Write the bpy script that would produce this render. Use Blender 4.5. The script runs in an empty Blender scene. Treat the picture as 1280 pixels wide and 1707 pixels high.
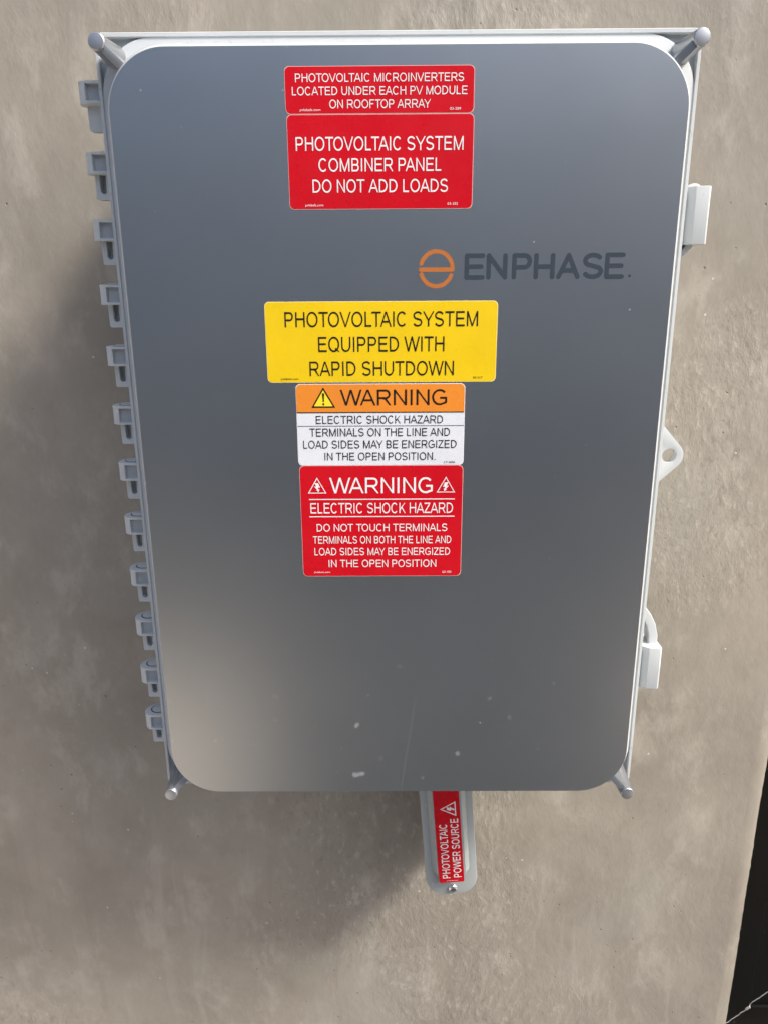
import bpy, bmesh, math, random
from mathutils import Matrix, Vector, noise
from math import radians, sin, cos, pi

random.seed(7)
S = bpy.context.scene
C = S.collection
D = 0.175                      # front of the enclosure stands this far off the wall (wall plane y = 0)

# ------------------------------------------------------------------ camera
cam = bpy.data.cameras.new('camera'); cam_o = bpy.data.objects.new('camera', cam); C.objects.link(cam_o)
cam.sensor_fit = 'VERTICAL'; cam.sensor_height = 24.0; cam.sensor_width = 24.0
cam.lens = 24.0 * 1282 / 1707
cam.clip_start = 0.02; cam.clip_end = 500
RM = Matrix(((0.99997295, 0.00433809, -0.00593982), (-0.004453, -0.28568541, -0.95831311), (-0.00585417, 0.95831364, -0.28565836)))
right, down, fwd = Vector(RM[0]), Vector(RM[1]), Vector(RM[2])
M4 = Matrix.Identity(4)
for i in range(3):
    M4[i][0] = right[i]; M4[i][1] = -down[i]; M4[i][2] = -fwd[i]
M4.translation = Vector((-0.00633, -0.45793 - D, 0.10969))
cam_o.matrix_world = M4
S.camera = cam_o

# ------------------------------------------------------------------ light
SUN_TO = Vector((2.02, -1.0, 2.42)).normalized()       # towards the sun: high, from the right, raking the wall
sun_el = math.asin(SUN_TO.z); sun_az = math.atan2(SUN_TO.x, SUN_TO.y)
w = bpy.data.worlds.new('World'); S.world = w; w.use_nodes = True
nt = w.node_tree; bg = nt.nodes['Background']
sky = nt.nodes.new('ShaderNodeTexSky'); sky.sky_type = 'NISHITA'; sky.sun_disc = False
sky.sun_elevation = sun_el; sky.sun_rotation = sun_az
sky.air_density = 0.8; sky.dust_density = 4.0; sky.ozone_density = 0.4
nt.links.new(sky.outputs[0], bg.inputs[0]); bg.inputs[1].default_value = 0.15
sl = bpy.data.lights.new('sun', 'SUN'); sl.energy = 2.8; sl.angle = radians(13); sl.color = (1.0, 0.94, 0.86)
so = bpy.data.objects.new('sun', sl); C.objects.link(so)
so.rotation_euler = (-SUN_TO).to_track_quat('-Z', 'Y').to_euler()
S.view_settings.view_transform = 'Standard'; S.view_settings.look = 'None'
S.view_settings.gamma = 1.0; S.view_settings.use_curve_mapping = False
S.view_settings.exposure = 0.90

# ------------------------------------------------------------------ node helpers
def mat(name, color=(0.5, 0.5, 0.5), rough=0.5, metal=0.0, spec=0.5):
    m = bpy.data.materials.new(name); m.use_nodes = True
    b = m.node_tree.nodes['Principled BSDF']
    b.inputs['Base Color'].default_value = (*color, 1); b.inputs['Roughness'].default_value = rough
    b.inputs['Metallic'].default_value = metal; b.inputs['Specular IOR Level'].default_value = spec
    return m
class N:
    """tiny node builder"""
    def __init__(s, m):
        s.t = m.node_tree; s.b = s.t.nodes['Principled BSDF']
        s.co = s.t.nodes.new('ShaderNodeTexCoord').outputs['Object']
    def put(s, sock, v):
        if hasattr(v, 'is_output') or isinstance(v, bpy.types.NodeSocket): s.t.links.new(v, sock)
        else: sock.default_value = v
    def mapping(s, v, scale=(1, 1, 1), rot=(0, 0, 0), loc=(0, 0, 0)):
        n = s.t.nodes.new('ShaderNodeMapping'); s.put(n.inputs[0], v)
        n.inputs['Scale'].default_value = scale; n.inputs['Rotation'].default_value = rot; n.inputs['Location'].default_value = loc
        return n.outputs[0]
    def noise(s, v, scale, detail=4, rough=0.55, dist=0.0):
        n = s.t.nodes.new('ShaderNodeTexNoise'); s.put(n.inputs['Vector'], v)
        n.inputs['Scale'].default_value = scale; n.inputs['Detail'].default_value = detail
        n.inputs['Roughness'].default_value = rough; n.inputs['Distortion'].default_value = dist
        return n.outputs[0]
    def voro(s, v, scale, out=0, rnd=1.0):
        n = s.t.nodes.new('ShaderNodeTexVoronoi'); s.put(n.inputs['Vector'], v); n.inputs['Scale'].default_value = scale
        n.inputs['Randomness'].default_value = rnd
        return n.outputs[out]
    def rng(s, v, a, b, c=0.0, d=1.0, smooth=True):
        n = s.t.nodes.new('ShaderNodeMapRange'); s.put(n.inputs[0], v)
        n.interpolation_type = 'SMOOTHSTEP' if smooth else 'LINEAR'
        for k, x in zip((1, 2, 3, 4), (a, b, c, d)): n.inputs[k].default_value = x
        return n.outputs[0]
    def math(s, op, a, b=0.0, c=0.0):
        n = s.t.nodes.new('ShaderNodeMath'); n.operation = op
        s.put(n.inputs[0], a); s.put(n.inputs[1], b); s.put(n.inputs[2], c)
        return n.outputs[0]
    def mix(s, f, a, b, mode='MIX'):
        n = s.t.nodes.new('ShaderNodeMix'); n.data_type = 'RGBA'; n.blend_type = mode
        s.put(n.inputs[0], f)
        s.put(n.inputs[6], a if not isinstance(a, tuple) else (*a, 1)); s.put(n.inputs[7], b if not isinstance(b, tuple) else (*b, 1))
        return n.outputs[2]
    def sep(s, v):
        n = s.t.nodes.new('ShaderNodeSeparateXYZ'); s.put(n.inputs[0], v); return n.outputs
    def bump(s, h, strength, dist, prev=None):
        n = s.t.nodes.new('ShaderNodeBump'); s.put(n.inputs['Height'], h)
        n.inputs['Strength'].default_value = strength; n.inputs['Distance'].default_value = dist
        if prev is not None: s.put(n.inputs['Normal'], prev)
        return n.outputs[0]
    def out(s, **k):
        for a, v in k.items():
            s.put(s.b.inputs[a.replace('_', ' ')], v)

# ------------------------------------------------------------------ materials
def m_wall():
    m = mat('smooth_troweled_plaster', (0.42, 0.37, 0.32), 0.55); n = N(m); co = n.co
    wn = n.t.nodes.new('ShaderNodeTexNoise'); n.put(wn.inputs['Vector'], co); wn.inputs['Scale'].default_value = 7; wn.inputs['Detail'].default_value = 2
    wv = n.t.nodes.new('ShaderNodeVectorMath'); wv.operation = 'MULTIPLY_ADD'; n.put(wv.inputs[0], wn.outputs['Color']); wv.inputs[1].default_value = (0.035, 0.035, 0.035); n.put(wv.inputs[2], co)
    w = wv.outputs[0]
    big = n.noise(w, 5.0, 5, 0.62)
    mid = n.noise(n.mapping(w, (1, 1, 0.6), (0, 0.6, 0)), 26, 5, 0.66)
    hue = n.noise(n.mapping(w, loc=(3, 1, 7)), 6.5, 4, 0.6)
    col = n.mix(n.rng(big, 0.30, 0.70), (0.252, 0.230, 0.190), (0.316, 0.290, 0.240))
    col = n.mix(n.math('MULTIPLY', n.rng(mid, 0.50, 0.70), 0.50), col, (0.43, 0.395, 0.338))
    col = n.mix(n.math('MULTIPLY', n.rng(mid, 0.48, 0.30), 0.42), col, (0.232, 0.205, 0.168))
    col = n.mix(n.math('MULTIPLY', n.rng(hue, 0.54, 0.70), 0.45), col, (0.315, 0.306, 0.262))
    col = n.mix(n.math('MULTIPLY', n.rng(hue, 0.46, 0.32), 0.40), col, (0.355, 0.31, 0.262))
    # runs low on the wall
    low = n.rng(n.sep(co)[2], -0.26, -0.46)
    st = n.noise(n.mapping(w, (1, 1, 0.07)), 42, 3, 0.6)
    col = n.mix(n.math('MULTIPLY', n.math('MULTIPLY', n.rng(st, 0.56, 0.70), low), 0.30), col, (0.232, 0.205, 0.168))
    col = n.mix(n.math('MULTIPLY', n.math('MULTIPLY', n.rng(st, 0.42, 0.27), low), 0.24), col, (0.46, 0.425, 0.37))
    # grain: short diagonal trowel drags, coarser in patches
    tr = n.noise(n.mapping(w, (1, 1, 0.5), (0, radians(-34), 0)), 170, 3, 0.68)
    gr = n.rng(n.noise(n.mapping(co, loc=(1, 0, -0.3)), 3.4, 1), 0.46, 0.60)
    amt = n.math('MULTIPLY_ADD', gr, 0.34, 0.05)
    col = n.mix(n.math('MULTIPLY', n.rng(tr, 0.55, 0.70), amt), col, (0.49, 0.445, 0.38))
    col = n.mix(n.math('MULTIPLY', n.rng(tr, 0.46, 0.30), amt), col, (0.18, 0.152, 0.122))
    # pin holes and pale flecks
    def spots(scale, r0, r1, keep, loc):
        v = n.t.nodes.new('ShaderNodeTexVoronoi'); n.put(v.inputs['Vector'], n.mapping(w, loc=loc)); v.inputs['Scale'].default_value = scale
        c = n.sep(v.outputs['Color'])
        return n.math('MULTIPLY', n.rng(v.outputs['Distance'], r1, r0), n.math('GREATER_THAN', c[0], keep))
    pit = n.math('MULTIPLY', spots(110, 0.02, 0.14, 0.78, (0, 0, 0)), n.rng(hue, 0.44, 0.54))
    fleck = spots(70, 0.01, 0.09, 0.86, (2, 5, 1))
    col = n.mix(n.math('MULTIPLY', pit, 0.85), col, (0.09, 0.075, 0.06))
    col = n.mix(n.math('MULTIPLY', fleck, 0.75), col, (0.78, 0.75, 0.69))
    h = n.math('ADD', n.math('MULTIPLY', mid, 0.8), n.math('MULTIPLY', tr, n.math('MULTIPLY_ADD', gr, 0.60, 0.08)))
    h = n.math('SUBTRACT', h, n.math('MULTIPLY', pit, 0.35))
    n.out(Base_Color=col, Normal=n.bump(h, 0.55, 0.0022), Roughness=n.rng(big, 0.3, 0.7, 0.62, 0.48))
    n.b.inputs['Specular IOR Level'].default_value = 0.35
    return m

def seg_mask(n, co, a, b, wdt, soft):
    """soft mask round the segment a-b in the x,z plane"""
    s = n.sep(co); dx, dz = b[0] - a[0], b[1] - a[1]; L2 = dx * dx + dz * dz
    px = n.math('SUBTRACT', s[0], a[0]); pz = n.math('SUBTRACT', s[2], a[1])
    t = n.math('DIVIDE', n.math('ADD', n.math('MULTIPLY', px, dx), n.math('MULTIPLY', pz, dz)), L2)
    t = n.math('MINIMUM', n.math('MAXIMUM', t, 0.0), 1.0)
    ex = n.math('SUBTRACT', px, n.math('MULTIPLY', t, dx)); ez = n.math('SUBTRACT', pz, n.math('MULTIPLY', t, dz))
    d = n.math('SQRT', n.math('ADD', n.math('MULTIPLY', ex, ex), n.math('MULTIPLY', ez, ez)))
    return n.rng(d, wdt + soft, wdt, 0, 1)

PANEL_COL = (0.43, 0.455, 0.465); PANEL_METAL = 0.97; PANEL_ROUGH = 0.31
def m_panel():
    m = mat('satin_silver_panel', PANEL_COL, PANEL_ROUGH, PANEL_METAL); n = N(m); co = n.co
    col = n.mix(n.rng(n.noise(co, 9, 4), 0.3, 0.7), PANEL_COL, tuple(c * 1.05 for c in PANEL_COL))
    # dust specks: small and sparse, a few larger dried drops low on the door
    sx = n.sep(co); flat2 = n.t.nodes.new('ShaderNodeCombineXYZ'); n.put(flat2.inputs[0], sx[0]); n.put(flat2.inputs[1], sx[2])
    def dots(scale, r0, r1, keep, off):
        v = n.t.nodes.new('ShaderNodeTexVoronoi'); v.voronoi_dimensions = '2D'; n.put(v.inputs['Vector'], n.mapping(flat2.outputs[0], loc=off)); v.inputs['Scale'].default_value = scale
        c = n.sep(v.outputs['Color'])
        lim = n.math('MULTIPLY_ADD', c[1], r1 - r0, r0)
        edge = n.math('MINIMUM', n.math('MAXIMUM', n.math('MULTIPLY', n.math('SUBTRACT', lim, v.outputs['Distance']), 1.0 / (r0 * 1.5)), 0.0), 1.0)
        return n.math('MULTIPLY', n.math('MULTIPLY', edge, n.math('GREATER_THAN', c[0], keep)), c[2])
    low = n.rng(sx[2], -0.09, -0.17)
    sp = dots(52, 0.012, 0.040, 0.72, (0, 0, 0))
    drop = n.math('MULTIPLY', n.math('MULTIPLY', dots(70, 0.05, 0.20, 0.72, (0.31, 0.17, 0)), n.rng(n.noise(co, 420, 2), 0.35, 0.6)), low)
    wob = n.math('MULTIPLY', n.noise(co, 180, 3), 0.004)
    cow = n.t.nodes.new('ShaderNodeVectorMath'); cow.operation = 'ADD'; n.put(cow.inputs[0], co)
    cmb = n.t.nodes.new('ShaderNodeCombineXYZ'); n.put(cmb.inputs[2], n.math('SUBTRACT', wob, 0.002)); n.put(cow.inputs[1], cmb.outputs[0]); cw = cow.outputs[0]
    marks = [((-0.0305, -0.2162), (-0.0250, -0.2155), 0.0007, 0.0017, 0.30), ((-0.0285, -0.178), (-0.0280, -0.1775), 0.0006, 0.0016, 0.25),
             ((0.0400, -0.2006), (0.0400, -0.1995), 0.0006, 0.0016, 0.2)]
    mk = sp
    mk = n.math('MAXIMUM', n.math('MULTIPLY', sp, 0.42), n.math('MULTIPLY', drop, 0.16))
    for a, b, wd, sf, k in marks: mk = n.math('MAXIMUM', mk, n.math('MULTIPLY', seg_mask(n, cw, a, b, wd, sf), k))
    for a, b, k in [((0.0114, -0.1552), (0.0014, -0.2289), 0.055), ((-0.0095, 0.1328), (-0.0104, 0.1), 0.012)]:
        mk = n.math('MAXIMUM', mk, n.math('MULTIPLY', seg_mask(n, co, a, b, 0.00015, 0.0006), k))
    col = n.mix(mk, col, (0.75, 0.76, 0.76))
    n.out(Base_Color=col, Metallic=n.math('MULTIPLY', n.math('SUBTRACT', 1.0, mk), PANEL_METAL),
          Roughness=n.rng(n.noise(n.mapping(co, loc=(1, 2, 3)), 14, 5), 0.3, 0.7, PANEL_ROUGH - 0.006, PANEL_ROUGH + 0.010))
    return m

def m_plastic(name, col, rough=0.42):
    m = mat(name, col, rough); n = N(m)
    f = n.rng(n.noise(n.co, 30, 5), 0.35, 0.7)
    c = n.mix(n.math('MULTIPLY', f, 0.5), col, tuple(x * 0.90 for x in col))
    g = n.rng(n.noise(n.co, 210, 3), 0.64, 0.72)
    c = n.mix(n.math('MULTIPLY', g, 0.25), c, (0.30, 0.28, 0.25))
    n.out(Base_Color=c, Normal=n.bump(n.noise(n.co, 700, 2), 0.06, 0.0004))
    return m

def m_film(name, col, rough=0.28):
    m = mat(name, col, rough, spec=0.28); n = N(m)
    f = n.rng(n.noise(n.co, 25, 5), 0.35, 0.7)
    n.out(Base_Color=n.mix(f, col, tuple(min(1, x * 0.93) for x in col)),
          Roughness=n.rng(n.noise(n.co, 60, 4), 0.3, 0.7, rough - 0.06, rough + 0.10),
          Normal=n.bump(n.noise(n.co, 55, 3, 0.5), 0.10, 0.0012))
    return m

def m_paint(name, col, rough, scuff=(0.45, 0.45, 0.43), amt=0.5, spec=0.3):
    m = mat(name, col, rough, spec=spec); n = N(m)
    g = n.rng(n.noise(n.mapping(n.co, (1, 1, 0.35)), 110, 6, 0.7), 0.66, 0.72)
    v = n.voro(n.co, 120); vc = n.sep(n.voro(n.co, 120, 1))
    sp = n.math('MULTIPLY', n.math('LESS_THAN', v, 0.09), n.math('GREATER_THAN', vc[0], 0.82))
    k = n.math('MAXIMUM', n.math('MULTIPLY', g, amt), n.math('MULTIPLY', sp, 0.7 * amt))
    n.out(Base_Color=n.mix(k, col, scuff), Normal=n.bump(n.noise(n.co, 300, 3), 0.08, 0.0006))
    return m

def m_ground():
    m = mat('pale_concrete', (0.46, 0.42, 0.37), 0.8); n = N(m)
    c = n.mix(n.rng(n.noise(n.co, 1.2, 6), 0.35, 0.65), (0.53, 0.46, 0.385), (0.62, 0.545, 0.46))
    n.out(Base_Color=c, Normal=n.bump(n.noise(n.co, 60, 5), 0.3, 0.01))
    return m

MT = {
    'wall': m_wall(), 'panel': m_panel(), 'grey': m_plastic('light_grey_polycarbonate', (0.515, 0.545, 0.55)),
    'red': m_film('red_vinyl', (0.52, 0.005, 0.013)), 'yellow': m_film('yellow_vinyl', (0.74, 0.52, 0.010)),
    'orange': m_film('orange_vinyl', (0.72, 0.24, 0.03)), 'white': m_film('white_vinyl', (0.66, 0.69, 0.73)),
    'wink': m_film('white_ink', (0.76, 0.76, 0.76), 0.35), 'kink': m_film('black_ink', (0.012, 0.011, 0.010), 0.4),
    'bink': m_film('navy_line_ink', (0.05, 0.06, 0.14), 0.4),
    'yink': m_film('sign_yellow_ink', (0.85, 0.68, 0.03), 0.35),
    'slate': mat('slate_blue_print', (0.040, 0.054, 0.070), 0.5, spec=0.12), 'oprint': mat('orange_print', (0.42, 0.14, 0.035), 0.5, spec=0.2),
    'cast': m_paint('grey_painted_casting', (0.34, 0.37, 0.365), 0.34, (0.66, 0.66, 0.64), 0.6),
    'satin': mat('satin_metal', (0.38, 0.40, 0.42), 0.40, 0.85), 'refl_wall': mat('blue_grey_render', (0.33, 0.375, 0.405), 0.9),
    'steel': mat('zinc_screw', (0.75, 0.74, 0.72), 0.28, 1.0), 'pvc': m_plastic('grey_conduit', (0.28, 0.29, 0.30), 0.5),
    'black': m_paint('black_painted_aluminium', (0.003, 0.003, 0.0025), 0.5, (0.12, 0.12, 0.11), 0.35, 0.12),
    'seal': mat('pale_joint_sealant', (0.27, 0.26, 0.24), 0.6), 'dark': mat('dark_gap_shade', (0.015, 0.015, 0.015), 0.7),  # last entry: dark colour painting the shade in gap and slot
    'ground': m_ground(), 'soil': mat('dark_gravel', (0.034, 0.040, 0.048), 0.9), 'web': mat('dusty_cobweb', (0.6, 0.58, 0.55), 0.8),
}
gl = mat('dark_window_glass', (0.006, 0.007, 0.007), 0.08); MT['glass'] = gl

# ------------------------------------------------------------------ object helpers
def finish(bm, name, m, parent=None, smooth=True, angle=35, loc=None):
    bmesh.ops.recalc_face_normals(bm, faces=bm.faces)
    me = bpy.data.meshes.new(name); bm.to_mesh(me); bm.free()
    me.materials.append(MT[m] if isinstance(m, str) else m)
    o = bpy.data.objects.new(name, me); C.objects.link(o); o.parent = parent
    if loc: o.location = loc
    if smooth:
        for p in me.polygons: p.use_smooth = True
        me.set_sharp_from_angle(angle=radians(angle))
    return o
def empty(name, label, cat, loc=(0, 0, 0), group=None):
    o = bpy.data.objects.new(name, None); C.objects.link(o); o.location = loc; o.empty_display_size = 0.05
    o['label'] = label; o['category'] = cat
    if group: o['group'] = group
    return o
def bev(bm, geom_edges, off, seg=2):
    bmesh.ops.bevel(bm, geom=geom_edges, offset=off, segments=seg, profile=0.6, affect='EDGES', clamp_overlap=True)
def sharp_edges(bm, ang=30):
    return [e for e in bm.edges if len(e.link_faces) == 2 and e.calc_face_angle(0) > radians(ang)]
def prism(bm, pts, axis, a, b, bevel=0.0, seg=2):
    """extrude a closed outline along axis from a to b. axis 'y': pts are (x,z); axis 'z': pts are (x,y); axis 'x': pts are (y,z)"""
    tmp = bmesh.new()
    def P(p, t):
        return {'y': (p[0], t, p[1]), 'z': (p[0], p[1], t), 'x': (t, p[0], p[1])}[axis]
    lo = [tmp.verts.new(P(p, a)) for p in pts]; hi = [tmp.verts.new(P(p, b)) for p in pts]
    k = len(pts)
    tmp.faces.new(lo); tmp.faces.new(list(reversed(hi)))
    for i in range(k): tmp.faces.new((lo[i], hi[i], hi[(i + 1) % k], lo[(i + 1) % k]))
    bmesh.ops.recalc_face_normals(tmp, faces=tmp.faces)
    if bevel: bev(tmp, sharp_edges(tmp), bevel, seg)
    me = bpy.data.meshes.new('tmp'); tmp.to_mesh(me); tmp.free(); bm.from_mesh(me); bpy.data.meshes.remove(me)
def rrect(hw, hh, r, n=12, cx=0, cz=0):
    out = []
    for (sx, sz, a0) in ((1, 1, 0), (-1, 1, 90), (-1, -1, 180), (1, -1, 270)):
        for i in range(n + 1):
            a = radians(a0 + 90 * i / n)
            out.append((cx + sx * (hw - r) + r * cos(a), cz + sz * (hh - r) + r * sin(a)))
    return out
def box(bm, x0, x1, y0, y1, z0, z1, bevel=0.0):
    prism(bm, [(x0, z0), (x1, z0), (x1, z1), (x0, z1)], 'y', y0, y1, bevel)
def circ(cx, cz, r, n=32, a0=0, a1=360):
    return [(cx + r * cos(radians(a0 + (a1 - a0) * i / n)), cz + r * sin(radians(a0 + (a1 - a0) * i / n))) for i in range(n)]
def Y(d): return d - D

# ------------------------------------------------------------------ ground and wall
bm = bmesh.new()
vs = [bm.verts.new(p) for p in ((-60, 0.3, -1.42), (60, 0.3, -1.42), (60, -80, -1.42), (-60, -80, -1.42))]; bm.faces.new(vs)
g = finish(bm, 'ground', 'soil', smooth=False); g['kind'] = 'structure'  # dark between the pavings, standing in for a person's dark reflection in the door
for x0, x1 in ((-4.0, -0.50), (1.02, 4.0)):            # unseen pale paving, added with a dark gap to shape the door's reflection
    bm = bmesh.new(); v8 = [bm.verts.new(p) for p in ((x0, 0.05, -1.40), (x1, 0.05, -1.40), (x1, -2.42, -1.40), (x0, -2.42, -1.40))]; bm.faces.new(v8)
    pth = finish(bm, 'path', 'ground', smooth=False); pth['kind'] = 'structure'

bm = bmesh.new(); vn = [bm.verts.new(p) for p in ((-14, -6.0, -1.42), (14, -6.0, -1.42), (14, -6.0, 2.15), (-14, -6.0, 2.15), (-14, -6.3, -1.42), (14, -6.3, -1.42), (14, -6.3, 2.15), (-14, -6.3, 2.15))]
for q in ((0, 1, 2, 3), (7, 6, 5, 4), (3, 2, 6, 7), (0, 3, 7, 4), (1, 5, 6, 2)): bm.faces.new([vn[i] for i in q])
nb = finish(bm, 'reflection_wall', 'refl_wall', smooth=False); nb['kind'] = 'structure'      # unseen wall, added to darken the horizon reflected in the door

OX0, OX1, OZ0, OZ1 = 0.352, 1.25, -0.671, 0.80            # window opening in the wall
def lines(segs):
    out = []
    for a, b, st in segs:
        k = max(1, round((b - a) / st))
        out += [a + (b - a) * i / k for i in range(k)]
    return out + [segs[-1][1]]
xs = lines([(-6, -1, 0.5), (-1, -0.5, 0.04), (-0.5, OX0 - 0.007, 0.006), (OX0 - 0.007, OX0, 0.007), (OX0, OX1, 0.15), (OX1, 6, 0.5)])
zs = lines([(-1.45, -0.78, 0.05), (-0.78, OZ0 - 0.004, 0.006), (OZ0 - 0.004, OZ0, 0.004), (OZ0, 0.36, 0.006), (0.36, OZ1, 0.05), (OZ1, 1.9, 0.3)])
def wav(x, z):
    p = Vector((x * 9, 3.1, z * 9))
    h = 0.0012 * noise.noise(p) + 0.0006 * noise.noise(Vector((x * 22, 8.2, z * 17)))
    return h
bm = bmesh.new(); grid = {}
EPS = 1e-6
for i, x in enumerate(xs):
    for k, z in enumerate(zs):
        y = wav(x, z); px, pz = x, z
        onx = abs(x - OX0) < EPS and OZ0 - EPS < z < OZ1 + EPS
        onz = abs(z - OZ0) < EPS and OX0 - EPS < x < OX1 + EPS
        if onx:                                        # worn, slightly ragged arris at the opening
            y += 0.0020 + 0.0008 * noise.noise(Vector((0, 0, z * 130))); px += 0.0012 * noise.noise(Vector((5, 1, z * 90))) * noise.noise(Vector((1, 1, z * 25)))
        elif abs(x - (OX0 - 0.007)) < EPS and OZ0 - EPS < z < OZ1 + EPS:
            px += 0.0024 + 0.0016 * noise.noise(Vector((2, 9, z * 30))) - 0.007 * max(0, min(1, (-0.42 - z) / 0.22))
        elif onz: y += 0.004
        grid[i, k] = bm.verts.new((px, y, pz))
inner = lambda i, k: xs[i] > OX0 - EPS and xs[i + 1] < OX1 + EPS and zs[k] > OZ0 - EPS and zs[k + 1] < OZ1 + EPS
for i in range(len(xs) - 1):
    for k in range(len(zs) - 1):
        if not inner(i, k):
            bm.faces.new((grid[i, k], grid[i + 1, k], grid[i + 1, k + 1], grid[i, k + 1]))
# returns of the opening, running back to the window
i0 = min(range(len(xs)), key=lambda i: abs(xs[i] - OX0)); i1 = min(range(len(xs)), key=lambda i: abs(xs[i] - OX1))
k0 = min(range(len(zs)), key=lambda k: abs(zs[k] - OZ0)); k1 = min(range(len(zs)), key=lambda k: abs(zs[k] - OZ1))
ring = [(i0, k) for k in range(k0, k1)] + [(i, k1) for i in range(i0, i1)] + [(i1, k) for k in range(k1, k0, -1)] + [(i, k0) for i in range(i1, i0, -1)]
bk = [bm.verts.new((grid[r].co.x, 0.11, grid[r].co.z)) for r in ring]
for a in range(len(ring)):
    b = (a + 1) % len(ring)
    bm.faces.new((grid[ring[a]], bk[a], bk[b], grid[ring[b]]))
# top and back so that the wall is solid
def quad(*p): bm.faces.new([bm.verts.new(q) for q in p])
quad((-6, 0.002, 1.9), (6, 0.002, 1.9), (6, 0.30, 1.9), (-6, 0.30, 1.9))
wall = finish(bm, 'plaster_wall', 'wall', angle=60)
bm = bmesh.new(); quad((-6, 0.30, -1.45), (6, 0.30, -1.45), (6, 0.30, 1.9), (-6, 0.30, 1.9))
finish(bm, 'wall_back', 'wall', wall, smooth=False)
wall['label'] = 'taupe troweled plaster wall the grey electrical box hangs on'; wall['category'] = 'wall'

# ------------------------------------------------------------------ black window in the opening
win = empty('window', 'black window frame with mitred corner right of the plaster wall', 'window', (OX0, 0.012, OZ0))
def stile(bm, W0, W1, y0, y1, vert):
    """band of the mitred frame between inset W0 and W1 from the opening's edge; a vertical member on the left or a horizontal one at the bottom"""
    tmpv = []
    HX, HZ = OX1 - OX0, OZ1 - OZ0
    if vert: q = [(W0, W0), (W1, W1), (W1, HZ - W1), (W0, HZ - W0)]
    else: q = [(W0, W0), (HX - W0, W0), (HX - W1, W1), (W1, W1)]
    prism(bm, q, 'y', y0, y1, 0.0008, 1)
for vert, nm in ((True, 'left_stile'), (False, 'bottom_rail')):
    bm = bmesh.new(); stile(bm, 0.0006, 0.0288, 0.000, 0.06, vert)
    o = finish(bm, 'frame_member', 'black', win); 
    bm = bmesh.new(); stile(bm, 0.0292, 0.066, 0.0025, 0.06, vert)
    finish(bm, 'inner_bead', 'black', o)
HX, HZ = OX1 - OX0, OZ1 - OZ0
bm = bmesh.new(); box(bm, 0.0662, HX - 0.01, 0.020, 0.026, 0.0662, HZ - 0.01); finish(bm, 'glass_pane', 'glass', win, smooth=False)
bm = bmesh.new(); box(bm, HX - 0.06, HX - 0.0006, 0.0, 0.06, 0.061, HZ - 0.061, 0.0008); finish(bm, 'frame_member', 'black', win)
bm = bmesh.new(); box(bm, 0.061, HX - 0.0006, 0.0, 0.06, HZ - 0.06, HZ - 0.0006, 0.0008); finish(bm, 'frame_member', 'black', win)
# pale ragged line of filler along the mitre
bm = bmesh.new(); pv = None
K = 60
rows = []
for i in range(K + 1):
    t = 0.001 + 0.064 * i / K; wv = 0.0006 + 0.0005 * abs(noise.noise(Vector((i * 0.7, 0, 3)))) + (0.0012 if 22 < i < 27 else 0)
    off = 0.0007 * noise.noise(Vector((i * 0.35, 4, 1)))
    yy = -0.0006 if t < 0.0290 else 0.0019
    cxx, czz = t - off, t + off
    rows.append([bm.verts.new((cxx + wv * .7, yy + 0.0006, czz - wv * .7)), bm.verts.new((cxx, yy, czz)), bm.verts.new((cxx - wv * .7, yy + 0.0006, czz + wv * .7))])
for a, b in zip(rows, rows[1:]):
    bm.faces.new((a[0], b[0], b[1], a[1])); bm.faces.new((a[1], b[1], b[2], a[2]))
finish(bm, 'mitre_filler', 'seal', win)

# ------------------------------------------------------------------ electrical enclosure
enc = empty('electrical_enclosure', 'grey electrical combiner box with silver door and warning stickers mounted on the wall', 'electrical box')
PW, PH, PR = 0.1571, 0.2314, 0.0335
FW, FH = 0.1703, 0.2450

# tub behind the door
bm = bmesh.new()
a = rrect(0.165, 0.2400, 0.012, 6); b = rrect(0.160, 0.2350, 0.012, 6)
va = [bm.verts.new((x, Y(0.052), z)) for x, z in a]; vb = [bm.verts.new((x, 0.004, z)) for x, z in b]
bm.faces.new(va); bm.faces.new(vb[::-1])
for i in range(len(a)): bm.faces.new((va[i], vb[i], vb[(i + 1) % len(a)], va[(i + 1) % len(a)]))
finish(bm, 'rear_box', 'grey', enc)

# door: base plate, thin upstanding rim with square corners, rounded ledge, raised silver panel
bm = bmesh.new(); prism(bm, rrect(FW, FH, 0.004, 4), 'y', Y(0.0335), Y(0.0525), 0.0012)
door = finish(bm, 'door_frame', 'grey', enc)
bm = bmesh.new()
outer = rrect(FW - 0.0002, FH - 0.0002, 0.004, 4); innr = rrect(FW - 0.0026, FH - 0.0030, 0.003, 4)
k = len(outer); y0, y1 = Y(0.0290), Y(0.036)
o0 = [bm.verts.new((x, y0 + 0.0014, z)) for x, z in outer]; ob = [bm.verts.new((x, y1, z)) for x, z in outer]
om = [bm.verts.new((x * 0.9966, y0, z * 0.9974)) for x, z in outer]; im = [bm.verts.new((x * 1.002, y0, z * 1.0015)) for x, z in innr]
i_ = [bm.verts.new((x, y0 + 0.0006, z)) for x, z in innr]; ib = [bm.verts.new((x, y1, z)) for x, z in innr]
for A, B in ((ob, o0), (o0, om), (om, im), (im, i_), (i_, ib)):
    for j in range(k): bm.faces.new((A[j], A[(j + 1) % k], B[(j + 1) % k], B[j]))
finish(bm, 'rim', 'grey', door)
bm = bmesh.new()
LW, LH, LR = FW - 0.0024, FH - 0.0027, 0.030
prism(bm, rrect(LW, LH, LR, 14), 'y', Y(0.0296), Y(0.034), 0.0008)
finish(bm, 'ledge', 'grey', door)
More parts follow.
